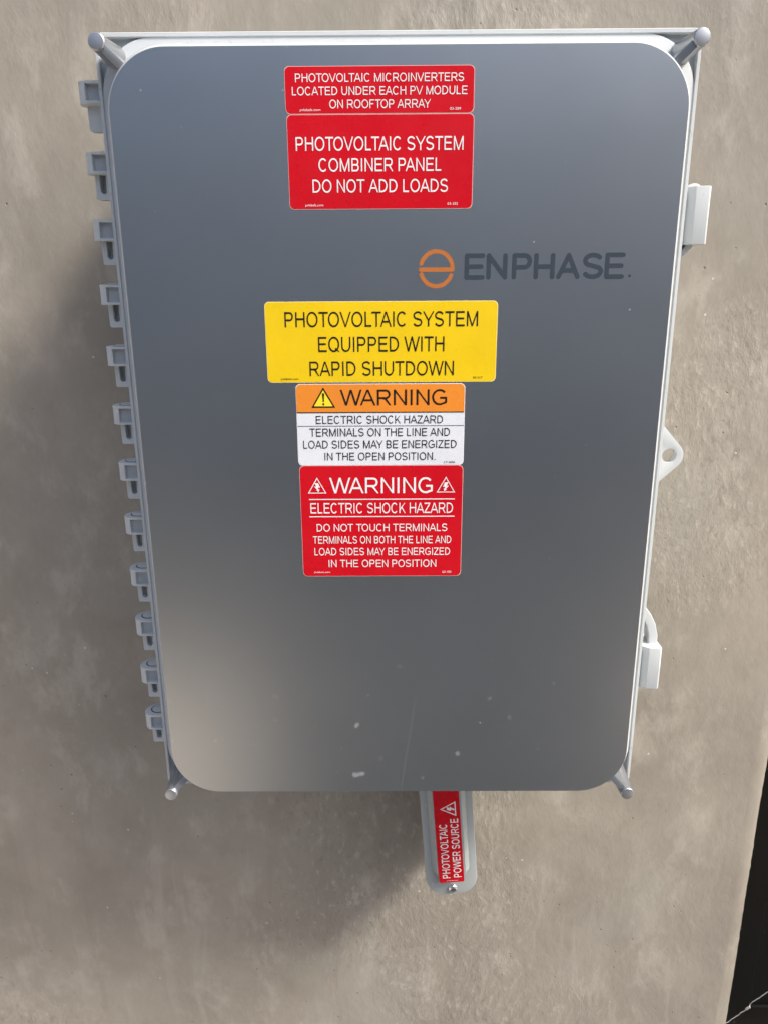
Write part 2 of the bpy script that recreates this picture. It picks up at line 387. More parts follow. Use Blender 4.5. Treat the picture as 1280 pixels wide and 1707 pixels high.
# raised part of the door: drafted grey side, bevelled edge, silver face
bm = bmesh.new()
prof = [(0.0030, 0.0300), (0.0010, 0.0070), (0.0004, 0.0036), (-0.0006, 0.0017), (-0.0013, 0.0006), (-0.0017, 0.0)]
rings = []
for dr, d in prof:
    rings.append([bm.verts.new((x, Y(d), z)) for x, z in rrect(PW + dr, PH + dr, PR + dr, 16)])
for A, B in zip(rings, rings[1:]):
    for j in range(len(A)): bm.faces.new((A[j], A[(j + 1) % len(A)], B[(j + 1) % len(A)], B[j]))
finish(bm, 'door_edge', 'grey', door, angle=50)
bm = bmesh.new()
face = [bm.verts.new((x, Y(0.0), z)) for x, z in rrect(PW - 0.00165, PH - 0.00165, PR - 0.00165, 16)]; bm.faces.new(face)
r2 = [bm.verts.new((x, Y(0.003), z)) for x, z in rrect(PW - 0.00165, PH - 0.00165, PR - 0.00165, 16)]
for j in range(len(face)): bm.faces.new((face[j], face[(j + 1) % len(face)], r2[(j + 1) % len(face)], r2[j]))
panel = finish(bm, 'door_panel', 'panel', enc, angle=30)
panel['label'] = 'satin silver raised door panel'

# corner posts with a web back to the panel
def corner_post(sx, sz):
    bm = bmesh.new()
    px, pz = sx * 0.1590, sz * 0.2325
    # slightly tapered round post with a rounded tip
    prof = [(0.0066, 0.034), (0.0058, 0.026), (0.0047, 0.006), (0.0044, 0.0006), (0.0040, 0.0002)]
    rs = []
    for r, d in prof: rs.append([bm.verts.new((px + r * cos(2 * pi * j / 28), Y(d), pz + r * sin(2 * pi * j / 28))) for j in range(28)])
    for A, B in zip(rs, rs[1:]):
        for j in range(28): bm.faces.new((A[j], A[(j + 1) % 28], B[(j + 1) % 28], B[j]))
    bm.faces.new(rs[-1])
    post = finish(bm, 'corner_post', 'satin', enc, angle=30)
    bm = bmesh.new(); prism(bm, circ(px, pz, 0.0040, 28), 'y', Y(-0.0003), Y(0.0004), 0.00025); finish(bm, 'cap', 'satin', post)
    # web
    bm = bmesh.new()
    u = Vector((-sx, -sz)).normalized(); v = Vector((-u.y, u.x)); t0, t1 = 0.001, 0.0165; hw0, hw1 = 0.0022, 0.0024
    def P(t, s, d): return (px + u.x * t + v.x * s, Y(d), pz + u.y * t + v.y * s)
    q = [[bm.verts.new(P(t, s, d)) for s in (-hw0, hw0)] for t, d in ((t0, 0.034), (t0, 0.0018), (0.0075, 0.0026), (t1, 0.0058), (t1, 0.034))]
    for A, B in zip(q, q[1:]): bm.faces.new((A[0], A[1], B[1], B[0]))
    bm.faces.new([r[0] for r in q]); bm.faces.new([r[1] for r in q][::-1]); bm.faces.new((q[0][0], q[0][1], q[-1][1], q[-1][0]))
    bmesh.ops.recalc_face_normals(bm, faces=bm.faces); bev(bm, sharp_edges(bm), 0.0004, 2)
    finish(bm, 'web', 'satin', post)
for sx in (-1, 1):
    for sz in (-1, 1): corner_post(sx, sz)

# hinges
HZ0 = 0.2230; HSTEP = 0.0378
def stadium(x_in, xc, ya, yb, n=14):
    yc, r = (ya + yb) / 2, (yb - ya) / 2
    return [(x_in, ya)] + [(xc - r * sin(pi * i / n), yc - r * cos(pi * i / n)) for i in range(n + 1)] + [(x_in, yb)]
def rounded_knuckle(x_in, xl, ya, yb, rf, n=8):
    """outline in x,y: flat front, a tight front corner and a full round back"""
    rb = (yb - ya) * 0.55
    pts = [(x_in, ya)]
    for i in range(n + 1):
        a = pi / 2 * i / n; pts.append((xl + rf - rf * sin(a), ya + rf - rf * cos(a)))
    for i in range(n + 1):
        a = pi / 2 * i / n; pts.append((xl + rb - rb * cos(a), yb - rb + rb * sin(a)))
    return pts + [(x_in, yb)]
XIN, XL = -0.1690, -0.1868
ya, yb = Y(0.0385), Y(0.0565)
bm = bmesh.new()
KH = 0.0122
prism(bm, rounded_knuckle(XIN, XL, ya, yb, 0.0072), 'z', -0.0016, 0.0, 0.0004)
prism(bm, rounded_knuckle(XIN, XL, ya, yb, 0.0072), 'z', -KH, -KH + 0.0016, 0.0004)
mid = rounded_knuckle(XIN, XL + 0.0001, ya + 0.0001, yb - 0.0001, 0.0072)
mid = [(XIN, ya + 0.0062), (XL + 0.0062, ya + 0.0036), (XL + 0.0056, ya + 0.00042)] + [p for p in mid[1:] if p[0] < XL + 0.0053 or p[1] > ya + 0.008]
prism(bm, mid, 'z', -KH + 0.0014, -0.0014)
kn = finish(bm, 'hinge', 'grey', enc)
bm = bmesh.new()            # pin head set in the top of the knuckle, with a dark disc painting the gap's shade round it
prism(bm, circ(XL + 0.0098, ya + 0.0093, 0.0052, 28), 'z', -0.001, 0.0006, 0.0003)
pin = finish(bm, 'pin_head', 'grey', kn)
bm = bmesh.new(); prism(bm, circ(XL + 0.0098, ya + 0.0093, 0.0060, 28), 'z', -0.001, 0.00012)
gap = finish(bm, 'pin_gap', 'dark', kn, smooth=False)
def tab(slot):
    bm = bmesh.new()
    x0, x1, zt, zb = XL + 0.0040, XIN, -KH + 0.001, -0.0262
    if slot:
        s0, s1 = x0 + 0.0030, x0 + 0.0066; r = (s1 - s0) / 2; zc = zb + 0.0052
        arc = [(s0 + r + r * cos(pi + pi * i / 10), zc + r * sin(pi + pi * i / 10)) for i in range(11)]
        pts = [(x0, zt), (x0, zb + 0.0008), (x0 + 0.0008, zb), (x1, zb), (x1, zt), (s1, zt)] + arc[::-1] + [(s0, zt)]
    else:
        pts = [(x0, zt), (x0, zb + 0.0010), (x0 + 0.0010, zb), (x1, zb), (x1, zt)]
    prism(bm, pts, 'y', Y(0.0445), Y(0.0500), 0.0003, 1)
    if slot: box(bm, x0 + 0.0004, x1, Y(0.0508), Y(0.0545), zb + 0.0003, zt)
    return bm
tb_plain = finish(tab(False), 'base_tab', 'grey', kn)
bm_s = tab(True)
kn.location.z = HZ0
tb_slot = None
first_children = [pin, gap]
for i in range(1, 12):
    c = kn.copy(); C.objects.link(c); c.location.z = HZ0 - HSTEP * i
    for ch in first_children:
        q = ch.copy(); C.objects.link(q); q.parent = c
    if tb_slot is None: tb_slot = finish(bm_s, 'base_tab', 'grey', c); t = tb_slot
    else: t = tb_slot.copy(); C.objects.link(t); t.parent = c
tb_plain['label'] = 'topmost hinge tab, without a slot'

# hasp eye on the right side
bm = bmesh.new(); hx, hz, hr = 0.1768, 0.0004, 0.0047
outl = [Vector((0.1660, 0.0265)), Vector((0.1660, -0.0225))]
corner = []
for i in range(17):
    a = radians(-46 + 94 * i / 16); corner.append(Vector((hx + 0.0092 * cos(a), hz + 0.0092 * sin(a))))
poly = [outl[0], outl[1]] + corner
def raycast(a):
    d = Vector((cos(a), sin(a))); best = None; c0 = Vector((hx, hz))
    for i in range(len(poly)):
        p, q = poly[i], poly[(i + 1) % len(poly)]; e = q - p; den = d.x * e.y - d.y * e.x
        if abs(den) < 1e-12: continue
        w_ = p - c0; t = (w_.x * e.y - w_.y * e.x) / den; s = (w_.x * d.y - w_.y * d.x) / den
        if t > 0 and -1e-6 <= s <= 1 + 1e-6 and (best is None or t < best): best = t
    return c0 + d * best
angs = sorted([2 * pi * j / 64 for j in range(64)] + [math.atan2(p.y - hz, p.x - hx) % (2 * pi) for p in outl])
n_ = len(angs); L = []
for d in (0.0345, 0.0405):
    L.append(([bm.verts.new((hx + hr * cos(a), Y(d), hz + hr * sin(a))) for a in angs], [bm.verts.new((raycast(a).x, Y(d), raycast(a).y)) for a in angs]))
for j in range(n_):
    k = (j + 1) % n_
    for side in (0, 1): bm.faces.new((L[side][0][j], L[side][0][k], L[side][1][k], L[side][1][j]))
    bm.faces.new((L[0][0][j], L[0][0][k], L[1][0][k], L[1][0][j])); bm.faces.new((L[0][1][j], L[0][1][k], L[1][1][k], L[1][1][j]))
bmesh.ops.recalc_face_normals(bm, faces=bm.faces); bev(bm, [e for e in sharp_edges(bm, 60)], 0.0005, 2)
finish(bm, 'padlock_eye', 'grey', enc)

# latches
def latch(z0, z1, arm_up):
    bm = bmesh.new()
    pts = [(0.1672, Y(0.0520)), (0.1672, Y(0.0350)), (0.1745, Y(0.0285)), (0.1822, Y(0.0275)), (0.1836, Y(0.0290)), (0.1836, Y(0.0480)), (0.1815, Y(0.0520))]
    prism(bm, pts, 'z', z0, z1, 0.0006)
    l = finish(bm, 'latch', 'grey', enc)
    bm = bmesh.new()
    if arm_up:      # curved bail rising from the block back to the door
        path = [(0.1790, z1 - 0.004), (0.1788, z1 + 0.006), (0.1768, z1 + 0.014), (0.1735, z1 + 0.0205), (0.1690, z1 + 0.0265)]
        wd = 0.0030
    else:
        path = [(0.1795, z0 + 0.004), (0.1755, z0 - 0.0015), (0.1700, z0 - 0.0075), (0.1665, z0 - 0.010)]
        wd = 0.0018
    rows = []
    for i, p in enumerate(path):
        a = Vector(path[max(0, i - 1)]); b = Vector(path[min(len(path) - 1, i + 1)]); t = (b - a).normalized(); nn = Vector((-t.y, t.x))
        P0, P1 = Vector(p) + nn * wd, Vector(p) - nn * wd
        rows.append([bm.verts.new((P0.x, Y(0.0350), P0.y)), bm.verts.new((P1.x, Y(0.0350), P1.y)), bm.verts.new((P1.x, Y(0.0460), P1.y)), bm.verts.new((P0.x, Y(0.0460), P0.y))])
    for A, B in zip(rows, rows[1:]):
        for j in range(4): bm.faces.new((A[j], A[(j + 1) % 4], B[(j + 1) % 4], B[j]))
    bm.faces.new(rows[0]); bm.faces.new(rows[-1][::-1])
    bmesh.ops.recalc_face_normals(bm, faces=bm.faces); bev(bm, sharp_edges(bm, 60), 0.0008, 3)
    finish(bm, 'bail', 'grey', l)
    if not arm_up:
        bm = bmesh.new(); pr = [(0.1755 + 0.0042 * cos(pi * i / 12), z1 - 0.001 + 0.0030 * sin(pi * i / 12)) for i in range(13)]
        prism(bm, pr, 'y', Y(0.034), Y(0.046), 0.0005); finish(bm, 'knob', 'grey', l)
    return l
latch(0.1305, 0.1630, False)
latch(-0.1665, -0.1350, True)

# ------------------------------------------------------------------ stickers and print on the door
def text_mesh(s):
    cu = bpy.data.curves.new('txt', 'FONT'); cu.body = s; cu.size = 1; cu.resolution_u = 3; cu.fill_mode = 'FRONT'
    ob = bpy.data.objects.new('txt', cu); me = bpy.data.meshes.new_from_object(ob)
    bpy.data.objects.remove(ob); bpy.data.curves.remove(cu)
    return me
ADV = dict(A=.667, B=.667, C=.722, D=.722, E=.667, F=.611, G=.778, H=.722, I=.278, K=.667, L=.556, M=.833, N=.722, O=.778, P=.667, Q=.778, R=.722,
           S=.667, T=.611, U=.722, V=.667, W=.944, Y=.667, Z=.611)
ADV[' '] = .278; ADV['.'] = .278
def earc(cx, cz, rx, rz, a0, a1, n=14): return [(cx + rx * cos(radians(a0 + (a1 - a0) * i / n)), cz + rz * sin(radians(a0 + (a1 - a0) * i / n))) for i in range(n + 1)]
def glyph(ch, s):
    """centre lines of a plain grotesque capital, cap height 1"""
    w = ADV[ch] / .716; h = s / 2; l = .11 + h; r = w - .09 - h; t = 1 - h; b = h; c = w / 2
    rc = (w - .13) / 2 - h; rz = .515 - h
    if ch == 'A': return [[(h * .7, -.06), (c - .004, 1.05)], [(w - h * .7, -.06), (c + .004, 1.05)], [(w * .22, .33), (w * .78, .33)]]
    if ch in 'BPR':
        q = (t - .5) / 2 if ch == 'B' else (t - .46) / 2; zb = t - 2 * q; xr = r - (.03 if ch == 'B' else 0)
        g = [[(l, 0), (l, 1)], [(l, t), (xr - q * .95, t)] + earc(xr - q * .95, t - q, q * .95, q, 80, -80, 10) + [(xr - q * .95, zb), (l, zb)]]
        if ch == 'B':
            q2 = (zb - b) / 2; g.append([(l, zb), (r - q2, zb)] + earc(r - q2, zb - q2, q2, q2, 80, -80, 10) + [(r - q2, b), (l, b)])
        if ch == 'R': g.append([(c - .04, zb), (c + .10, zb - .04), (r + .06, -.06)])
        return g
    if ch == 'C': return [earc(c, .5, rc, rz, 42, 318, 22)]
    if ch == 'D': return [[(l, 0), (l, 1)], [(l, t), (c - .10, t)] + earc(c - .10, .5, r - c + .10, t - .5, 82, -82, 18) + [(c - .10, b), (l, b)]]
    if ch == 'E': return [[(l, 0), (l, 1)], [(l, t), (r + h, t)], [(l, .52), (r + h - .05, .52)], [(l, b), (r + h + .02, b)]]
    if ch == 'F': return [[(l, 0), (l, 1)], [(l, t), (r + h, t)], [(l, .50), (r - .05, .50)]]
    if ch == 'G': return [earc(c, .5, rc, rz, 42, 300, 22) + [(c + rc * .93, .17), (c + rc * .93, .44)], [(c + .02, .46), (c + rc * .93 + h, .46)]]
    if ch == 'H': return [[(l, 0), (l, 1)], [(r, 0), (r, 1)], [(l, .53), (r, .53)]]
    if ch == 'I': return [[(c, 0), (c, 1)]]
    if ch == 'K': return [[(l, 0), (l, 1)], [(l + .01, .33), (r + .02, 1.06)], [(l + .24, .58), (r + .06, -.06)]]
    if ch == 'L': return [[(l, 0), (l, 1)], [(l, b), (r + h, b)]]
    if ch == 'M': return [[(l, 0), (l, 1)], [(r, 0), (r, 1)], [(l, 1.05), (c + .01, -.03)], [(r, 1.05), (c - .01, -.03)]]
    if ch == 'N': return [[(l, 0), (l, 1)], [(r, 0), (r, 1)], [(l - .01, 1.03), (r + .01, -.03)]]
    if ch in 'OQ':
        g = [earc(c, .5, rc, rz, 0, 180, 18), earc(c, .5, rc, rz, 180, 360, 18)]
        if ch == 'Q': g.append([(c + .12, .24), (c + rc + h * .6, -.04)])
        return g
    if ch == 'S':
        q = (1.02 - s) / 4; rx = (w - .15) / 2 - h
        return [earc(c, 1.01 - h - q, rx * .95, q, 22, 232, 16) + [(c, .5)] + earc(c, h - .01 + q, rx, q, 52, -162, 18)]
    if ch == 'T': return [[(c, 0), (c, 1)], [(.03, t), (w - .03, t)]]
    if ch == 'U': return [[(l, 1), (l, .36)] + earc(c, .36, c - l, .36 - b + .01, 190, 350, 16) + [(r, .36), (r, 1)]]
    if ch == 'V': return [[(h * .6, 1.06), (c, -.05)], [(w - h * .6, 1.06), (c, -.05)]]
    if ch == 'W': return [[(h * .7, 1.06), (w * .27, -.05)], [(w * .27, -.05), (c, 1.05)], [(c, 1.05), (w * .73, -.05)], [(w * .73, -.05), (w - h * .7, 1.06)]]
    if ch == 'Y': return [[(c, 0), (c, .44)], [(h * .6, 1.06), (c + .005, .40)], [(w - h * .6, 1.06), (c - .005, .40)]]
    if ch == 'Z': return [[(.06, t), (w - .06, t)], [(.05, b), (w - .04, b)], [(.10, b), (w - .11, t)]]
    if ch == '.': return [[(c, 0), (c, s * 1.05)]]
    return []
def sans_mesh(txt, s=0.122):
    """lettering as thin quads (x, stroke layer, z) with cap height 1"""
    V, F = [], []; x = 0.0; h = s / 2
    for i, ch in enumerate(txt):
        lim = (-.012, 1.012) if ch in 'COQGSU' else (0, 1)
        for lay, pts in enumerate(glyph(ch, s)):
            P = [Vector((p[0] + x, p[1])) for p in pts]; n = len(P); base = len(V)
            for k, p in enumerate(P):
                a = (p - P[k - 1]).normalized() if k else (P[1] - p).normalized()
                b = (P[k + 1] - p).normalized() if k < n - 1 else a
                t = (a + b).normalized(); nn = Vector((-t.y, t.x)); d = h / max(.5, nn.dot(Vector((-a.y, a.x))))
                for q in (p + nn * d, p - nn * d): V.append((q.x, lay + (i % 2) * .5, min(lim[1], max(lim[0], q.y))))
            for k in range(n - 1): F.append((base + 2 * k, base + 2 * k + 1, base + 2 * k + 3, base + 2 * k + 2))
        x += ADV[ch] / .716
        if i + 1 < len(txt) and txt[i:i + 2] in ('LT', 'TA', 'AV', 'VA', 'AW', 'WA', 'AY', 'RY', 'PA', 'TO', 'LY'): x -= .09
    me = bpy.data.meshes.new('lettering'); me.from_pydata(V, [], F); me.update()
    return me
def lettering(s, x0, x1, z0, z1, y, m, parent, weight=0.122):
    if s.isupper() and all(c in ADV for c in s):
        me = sans_mesh(s, weight); xs_ = [v.co.x for v in me.vertices]; a, b = min(xs_), max(xs_)
        for v in me.vertices:
            v.co = ((x0 + (v.co.x - a) / (b - a) * (x1 - x0)) / 1000, y - v.co.y * 0.000015, (z0 + v.co.z * (z1 - z0)) / 1000)
    else:
        me = text_mesh(s)
        xs_ = [v.co.x for v in me.vertices]; a, b = min(xs_), max(xs_); ys_ = [v.co.y for v in me.vertices]; lo, hi = min(ys_), max(ys_)
        for v in me.vertices:
            X, Z = v.co.x, v.co.y
            v.co = ((x0 + (X - a) / (b - a) * (x1 - x0)) / 1000, y, (z0 + (Z - lo) / (hi - lo) * (z1 - z0)) / 1000)
    me.materials.clear(); me.materials.append(MT[m])
    o = bpy.data.objects.new('lettering', me); C.objects.link(o); o.parent = parent
    return o
hm = text_mesh('H'); CAP = max(v.co.y for v in hm.vertices); bpy.data.meshes.remove(hm)
YS = Y(-0.00022); YT = YS - 0.00009
def flat(pts, y, m, name, parent):
    """thin printed shape: outline in mm, a hair thick"""
    bm = bmesh.new(); prism(bm, [(x / 1000, z / 1000) for x, z in pts], 'y', y, y + 0.00007)
    return finish(bm, name, m, parent, smooth=False)
def sticker(x0, x1, z0, z1, r, m, label, tilt=0.0, edge=None):
    hw, hh = (x1 - x0) / 2000, (z1 - z0) / 2000; cx, cz = (x0 + x1) / 2000, (z0 + z1) / 2000
    pts = rrect(hw, hh, r / 1000, 6, cx, cz)
    bm = bmesh.new(); prism(bm, pts, 'y', YS, Y(0.0001))
    o = finish(bm, 'warning_sticker', m, enc, smooth=False); o['label'] = label
    if edge:        # unprinted pale margin of the film
        bm = bmesh.new(); prism(bm, rrect(hw + 0.00028, hh + 0.00028, r / 1000, 6, cx, cz), 'y', YS + 0.00006, Y(0.0001))
        finish(bm, 'film_edge', edge, o, smooth=False)
    return o
pale = mat('pale_film_edge', (0.68, 0.42, 0.38), 0.4)
paley = mat('pale_yellow_film_edge', (0.80, 0.70, 0.35), 0.4)
s1 = sticker(-60.3, 40.1, 197.2, 219.7, 2.6, 'red', 'red sticker about microinverters at the top of the door', edge=pale)
s2 = sticker(-60.0, 40.4, 149.2, 196.5, 2.6, 'red', 'red combiner panel sticker that says do not add loads', edge=pale)
s3 = sticker(-76.9, 56.7, 53.6, 99.3, 2.8, 'yellow', 'yellow rapid shutdown sticker, widest on the door', edge=paley)
s4 = sticker(-60.7, 39.0, 3.2, 52.2, 2.8, 'white', 'orange and white electric shock warning sticker', edge='wink')
s5 = sticker(-60.3, 39.0, -69.1, 2.7, 3.0, 'red', 'red electric shock warning sticker, lowest on the door', edge=pale)
# orange header of the fourth sticker
top = [p for p in rrect(49.85, 24.5, 2.8, 6, -10.85, 27.7) if p[1] > 40]
flat(top + [(-60.7, 35.6), (39.0, 35.6)], YS - 0.00005, 'orange', 'header_band', s4)
flat([(-60.6, 35.2), (38.9, 35.2), (38.9, 35.75), (-60.6, 35.75)], YT - 0.00004, 'kink', 'printed_line', s4)
flat([(-60.5, 27.1), (38.8, 27.1), (38.8, 27.45), (-60.5, 27.45)], YT, 'bink', 'printed_line', s4)
flat([(-55.2, -18.75), (34.4, -18.75), (34.4, -18.2), (-55.2, -18.2)], YT, 'wink', 'printed_line', s5)
flat([(-55.3, -29.9), (34.4, -29.9), (34.4, -29.35), (-55.3, -29.35)], YT, 'wink', 'printed_line', s5)
LT = [('s1','PHOTOVOLTAIC MICROINVERTERS',-54.8,34.6,212.3,216.4),('s1','LOCATED UNDER EACH PV MODULE',-56.7,36.6,206.0,210.1),('s1','ON ROOFTOP ARRAY',-36.9,17.2,199.6,203.8),
('s1','pvlabels.com',-52.8,-41.8,198.0,199.6),('s1','03-389',27.4,33.3,198.5,199.8),
('s2','PHOTOVOLTAIC SYSTEM',-55.7,35.1,178.8,185.7),('s2','COMBINER PANEL',-43.6,23.2,168.3,175.0),('s2','DO NOT ADD LOADS',-47.2,27.0,157.6,164.3),
('s2','pvlabels.com',-51.5,-41.5,150.2,151.8),('s2','03-355',26.9,32.6,150.9,152.2),
('s3','PHOTOVOLTAIC SYSTEM',-65.7,45.7,85.3,93.8),('s3','EQUIPPED WITH',-46.7,26.5,71.1,79.7),('s3','RAPID SHUTDOWN',-52.2,32.3,57.2,65.6),
('s3','pvlabels.com',-69.2,-59.0,54.5,56.2),('s3','05-317',43.7,49.1,55.2,56.5),
('s4','WARNING',-34.7,28.6,39.7,49.0),('s4','ELECTRIC SHOCK HAZARD',-49.4,26.4,28.7,33.5),('s4','TERMINALS ON THE LINE AND',-53.4,30.7,21.0,25.9),
('s4','LOAD SIDES MAY BE ENERGIZED',-57.5,34.8,13.6,18.5),('s4','IN THE OPEN POSITION.',-44.8,22.1,6.2,11.0),('s4','17-006',27.6,34.1,4.2,5.5),
('s5','WARNING',-42.4,20.7,-14.6,-4.7),('s5','ELECTRIC SHOCK HAZARD',-54.5,33.4,-27.5,-20.8),('s5','DO NOT TOUCH TERMINALS',-51.0,30.1,-39.3,-34.4),
('s5','TERMINALS ON BOTH THE LINE AND',-53.6,32.7,-47.3,-42.4),('s5','LOAD SIDES MAY BE ENERGIZED',-52.9,32.1,-55.1,-50.2),('s5','IN THE OPEN POSITION',-44.2,23.5,-63.1,-58.2),
('s5','pvlabels.com',-53.4,-43.2,-67.4,-65.9),('s5','63-100',27.5,33.1,-67.2,-65.8)]
ST = dict(s1=s1, s2=s2, s3=s3, s4=s4, s5=s5)
for s, t, x0, x1, z0, z1 in LT:
    lettering(t, x0, x1, z0, z1, YT - (0.00004 if s == 's4' else 0), 'kink' if s in ('s3', 's4') else 'wink', ST[s])
def tri_frame(ax, az, bx0, bx1, bz, wdt, y, m, parent, name='warning_triangle'):
    """hollow triangle: apex (ax,az), base bx0..bx1 at bz, stroke wdt (mm)"""
    P = [Vector((bx0, bz)), Vector((bx1, bz)), Vector((ax, az))]; c = sum(P, Vector((0, 0))) / 3
    h = az - bz; rin = h / 3; k = 1 - wdt / rin
    Q = [c + (p - c) * k for p in P]
    bm = bmesh.new()
    A = [bm.verts.new((p.x / 1000, y, p.y / 1000)) for p in P]; B = [bm.verts.new((p.x / 1000, y, p.y / 1000)) for p in Q]
    for i in range(3): bm.faces.new((A[i], A[(i + 1) % 3], B[(i + 1) % 3], B[i]))
    return finish(bm, name, m, parent, smooth=False), Q
BOLT = [(-0.10, 0.5), (0.28, 0.5), (0.10, 0.12), (0.34, 0.12), (-0.02, -0.30), (0.12, -0.26), (-0.14, -0.52), (-0.24, -0.18), (-0.14, -0.24), (-0.06, 0.0), (-0.30, 0.0)]
def bolt(cx, cz, sc, y, m, parent, flip=1):
    flat([(cx + flip * a * sc, cz + b * sc) for a, b in BOLT], y, m, 'bolt_symbol', parent)
_, Q = tri_frame(-44.6, 50.5, -51.8, -37.6, 38.4, 0.85, YT - 0.00006, 'kink', s4)
flat([(q.x, q.y) for q in Q], YT - 0.00003, 'yink', 'triangle_fill', s4)
flat([(-45.25, 47.0), (-43.95, 47.0), (-44.3, 41.8), (-44.9, 41.8)], YT - 0.00014, 'kink', 'exclamation_mark', s4)
flat(circ(-44.6, 40.5, 0.62, 16), YT - 0.00014, 'kink', 'exclamation_mark', s4)
tri_frame(-49.95, -4.5, -55.7, -44.3, -14.6, 0.5, YT, 'wink', s5)
tri_frame(28.8, -4.3, 23.1, 34.5, -14.3, 0.5, YT, 'wink', s5)
bolt(-49.9, -10.9, 5.6, YT, 'wink', s5, -1); bolt(28.7, -10.7, 5.6, YT, 'wink', s5, 1)

# brand print: stroked letters with round ends
def stroke(bm, pts, wd, y):
    """polyline of width wd with round caps and joints, in mm"""
    pts = [Vector(p) for p in pts]; h = wd / 2; L_, R_ = [], []
    n = len(pts)
    for i, p in enumerate(pts):
        a = (p - pts[i - 1]).normalized() if i else None; b = (pts[i + 1] - p).normalized() if i < n - 1 else None
        if a is None: a = b
        if b is None: b = a
        t = (a + b).normalized(); nn = Vector((-t.y, t.x)); k = h / max(0.4, nn.dot(Vector((-a.y, a.x))))
        L_.append(p + nn * k); R_.append(p - nn * k)
    def cap(c, d):
        base = math.atan2(d.y, d.x); return [c + Vector((cos(base - pi / 2 + pi * i / 8), sin(base - pi / 2 + pi * i / 8))) * h for i in range(1, 8)]
    end = cap(pts[-1], pts[-1] - pts[-2]); st = cap(pts[0], pts[0] - pts[1])
    V = lambda p: bm.verts.new((p.x / 1000, y, p.y / 1000))
    l = [V(p) for p in L_]; r = [V(p) for p in R_]
    for i in range(n - 1): bm.faces.new((r[i], r[i + 1], l[i + 1], l[i]))
    bm.faces.new([r[-1]] + [V(p) for p in end] + [l[-1]]); bm.faces.new([l[0]] + [V(p) for p in st] + [r[0]])
def arc(cx, cz, rx, rz, a0, a1, n=24): return [(cx + rx * cos(radians(a0 + (a1 - a0) * i / n)), cz + rz * sin(radians(a0 + (a1 - a0) * i / n))) for i in range(n + 1)]
brand = None
bm = bmesh.new(); yb0 = Y(-0.00008)
ex, ez = 21.4, 117.2
stroke(bm, arc(ex, ez, 9.0, 9.3, 163, 6, 32) + [(ex + 9.05, ez - 0.55)], 2.3, yb0)
stroke(bm, [(ex - 8.9, ez - 0.55), (ex + 9.0, ez - 0.55)], 2.4, yb0 - 0.00002)
stroke(bm, arc(ex, ez - 0.1, 9.0, 9.5, -162, -22, 28), 2.3, yb0)
brand = finish(bm, 'brand_emblem', 'oprint', enc, smooth=False)
X0, X1, Z0, Z1 = 38.4, 126.9, 112.3, 124.0; sw = 2.5
H_ = Z1 - Z0
def E_(x, w_): return [[(x, Z0), (x, Z1)], [(x, Z1), (x + w_, Z1)], [(x, Z0 + H_ * .5), (x + w_ * .92, Z0 + H_ * .5)], [(x, Z0), (x + w_, Z0)]]
def N_(x, w_): return [[(x, Z0), (x, Z1)], [(x + w_, Z0), (x + w_, Z1)], [(x, Z1), (x + w_, Z0)]]
def Pp(x, w_): r = H_ * .27; return [[(x, Z0), (x, Z1)], [(x, Z1), (x + w_ - r, Z1)] + arc(x + w_ - r, Z1 - r, r, r, 80, -80, 14) + [(x + w_ - r, Z1 - 2 * r), (x + .3, Z1 - 2 * r)]]
def Hh(x, w_): return [[(x, Z0), (x, Z1)], [(x + w_, Z0), (x + w_, Z1)], [(x, Z0 + H_ * .48), (x + w_, Z0 + H_ * .48)]]
def Aa(x, w_): return [[(x, Z0), (x + w_ / 2, Z1)], [(x + w_ / 2, Z1), (x + w_, Z0)], [(x + w_ * .22, Z0 + H_ * .30), (x + w_ * .78, Z0 + H_ * .30)]]
def Ss(x, w_):
    r = w_ / 2; q = H_ / 4
    return [arc(x + r, Z1 - q, r * .95, q, 35, 225, 16) + [(x + r, Z0 + H_ * .5)] + arc(x + r, Z0 + q, r, q, 45, -150, 16)]
glyphs = [(E_, 38.5, 8.6), (N_, 50.4, 9.0), (Pp, 64.3, 8.4), (Hh, 76.2, 9.0), (Aa, 88.6, 10.4), (Ss, 102.6, 9.0), (E_, 114.8, 8.4)]
for fn, x, w_ in glyphs:
    x = 38.5 + (x - 38.5) * 1.040; w_ *= 1.04
    bm = bmesh.new()
    for i, st in enumerate(fn(x, w_)): stroke(bm, st, sw, yb0 - 0.00002 * i)
    finish(bm, 'brand_letter', 'slate', enc, smooth=False)
bm = bmesh.new(); stroke(bm, arc(131.0, 112.6, 0.62, 0.62, 0, 350, 16), 0.34, yb0); stroke(bm, [(130.9, 112.3), (130.9, 112.9), (131.15, 112.8)], 0.3, yb0 - 0.00002)
finish(bm, 'brand_letter', 'slate', enc, smooth=False)

# ------------------------------------------------------------------ conduit body below the box
cb = empty('conduit_body', 'grey conduit fitting with red power source sticker below the box', 'conduit fitting', (0.0365, Y(0.100), -0.245))
cb.rotation_euler = (0, radians(-4.3), 0)
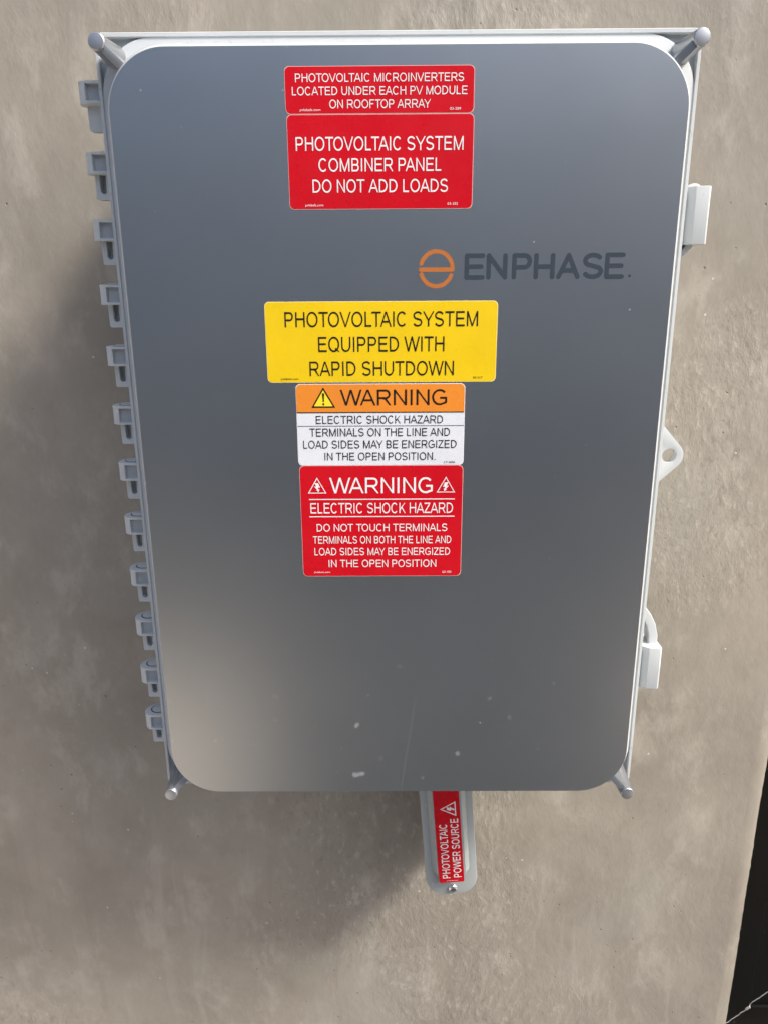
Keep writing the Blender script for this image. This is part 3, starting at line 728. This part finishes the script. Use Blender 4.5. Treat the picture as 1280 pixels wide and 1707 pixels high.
# local frame: x across, y depth (0 = cover face, + into the wall), z down negative. cover from z=-0.045 to -0.167
def oblong(hw, zt, zb, r, n=10):
    out = []
    for (sx, zc, a0) in ((1, zt - r, 0), (-1, zt - r, 90), (-1, zb + r, 180), (1, zb + r, 270)):
        for i in range(n + 1):
            a = radians(a0 + 90 * i / n); out.append((sx * (hw - r) + r * cos(a), zc + r * sin(a)))
    return out
CX = 0.0
bm = bmesh.new(); prism(bm, oblong(0.0224, -0.018, -0.1665, 0.0170), 'y', 0.0, 0.0032, 0.0010)
cov = finish(bm, 'cover', 'cast', cb)
bm = bmesh.new()
lo, hi = oblong(0.0163, -0.030, -0.1475, 0.0105), oblong(0.0133, -0.033, -0.1445, 0.0080)
A = [bm.verts.new((x, 0.0004, z)) for x, z in lo]; B = [bm.verts.new((x, -0.0048, z)) for x, z in hi]; B2 = [bm.verts.new((x * 0.93, -0.0060, z * 0.993 - 0.0006)) for x, z in hi]
for P_, Q_ in ((A, B), (B, B2)):
    for j in range(len(P_)): bm.faces.new((P_[j], P_[(j + 1) % len(P_)], Q_[(j + 1) % len(P_)], Q_[j]))
bm.faces.new(B2); finish(bm, 'raised_centre', 'cast', cov, angle=50)
bm = bmesh.new(); prism(bm, oblong(0.0212, -0.0195, -0.1650, 0.0165), 'y', 0.0034, 0.064, 0.003)
finish(bm, 'housing', 'cast', cb)
bm = bmesh.new(); prism(bm, circ(0, 0.024, 0.0165, 32), 'z', -0.022, 0.020, 0.001); finish(bm, 'conduit_nipple', 'pvc', cb)
bm = bmesh.new(); prism(bm, circ(0, -0.145, 0.0165, 32), 'y', 0.040, 0.090, 0.001); finish(bm, 'wall_conduit', 'pvc', cb)
# screw
bm = bmesh.new(); zc = -0.1595
rs = []
for r, y in ((0.0040, 0.0002), (0.0040, -0.0010), (0.0033, -0.0021), (0.0017, -0.0027)): rs.append([bm.verts.new((0.0005 + r * cos(2 * pi * j / 20), y, zc + r * sin(2 * pi * j / 20))) for j in range(20)])
for A, B in zip(rs, rs[1:]):
    for j in range(20): bm.faces.new((A[j], A[(j + 1) % 20], B[(j + 1) % 20], B[j]))
bm.faces.new(rs[-1]); scr = finish(bm, 'screw', 'steel', cb, angle=60)
bm = bmesh.new(); box(bm, -0.0021, 0.0031, -0.0029, -0.0022, zc - 0.0004, zc + 0.0004); finish(bm, 'screw_slot', 'dark', scr, smooth=False)  # dark bar laid on the head, painting the slot's shade
# sticker, text runs upwards
sb = bmesh.new(); SX0, SX1, SZ0, SZ1 = -0.0112, 0.0106, -0.1478, -0.052
prism(sb, rrect((SX1 - SX0) / 2, (SZ1 - SZ0) / 2, 0.0015, 5, (SX0 + SX1) / 2, (SZ0 + SZ1) / 2), 'y', -0.0064, -0.0061)
cs = finish(sb, 'warning_sticker', 'red', cb, smooth=False); cs['label'] = 'red photovoltaic power source sticker'
def vlettering(s, z0, z1, x0, x1):
    me = sans_mesh(s, 0.15); xs_ = [v.co.x for v in me.vertices]; a, b = min(xs_), max(xs_)
    for v in me.vertices:
        v.co = (x1 + (x0 - x1) * v.co.z, -0.00646 - v.co.y * 0.000015, z0 + (z1 - z0) * (v.co.x - a) / (b - a))
    me.materials.append(MT['wink']); o = bpy.data.objects.new('lettering', me); C.objects.link(o); o.parent = cs
vlettering('PHOTOVOLTAIC', -0.1432, -0.0876, -0.0079, -0.0012)
vlettering('POWER SOURCE', -0.1428, -0.0822, 0.0018, 0.0085)
me_small = text_mesh('pvlabels.com'); mx = max(v.co.x for v in me_small.vertices)
for v in me_small.vertices: v.co = (-0.0045 + v.co.x / mx * 0.0095, -0.00648, -0.1464 + v.co.y / CAP * 0.0011)
me_small.materials.clear(); me_small.materials.append(MT['wink']); o = bpy.data.objects.new('lettering', me_small); C.objects.link(o); o.parent = cs
# triangle pointing left with a bolt
bm = bmesh.new(); P = [Vector((0.0072, -0.0795)), Vector((0.0072, -0.0650)), Vector((-0.0062, -0.0722))]; c = sum(P, Vector((0, 0))) / 3
Q = [c + (p - c) * 0.80 for p in P]
A = [bm.verts.new((p.x, -0.00648, p.y)) for p in P]; B = [bm.verts.new((p.x, -0.00648, p.y)) for p in Q]
for i in range(3): bm.faces.new((A[i], A[(i + 1) % 3], B[(i + 1) % 3], B[i]))
finish(bm, 'warning_triangle', 'wink', cs, smooth=False)
bm = bmesh.new(); prism(bm, [(0.0030 - b * 0.0068, -0.0722 + a * 0.0068) for a, b in BOLT], 'y', -0.00652, -0.0064); finish(bm, 'bolt_symbol', 'wink', cs, smooth=False)
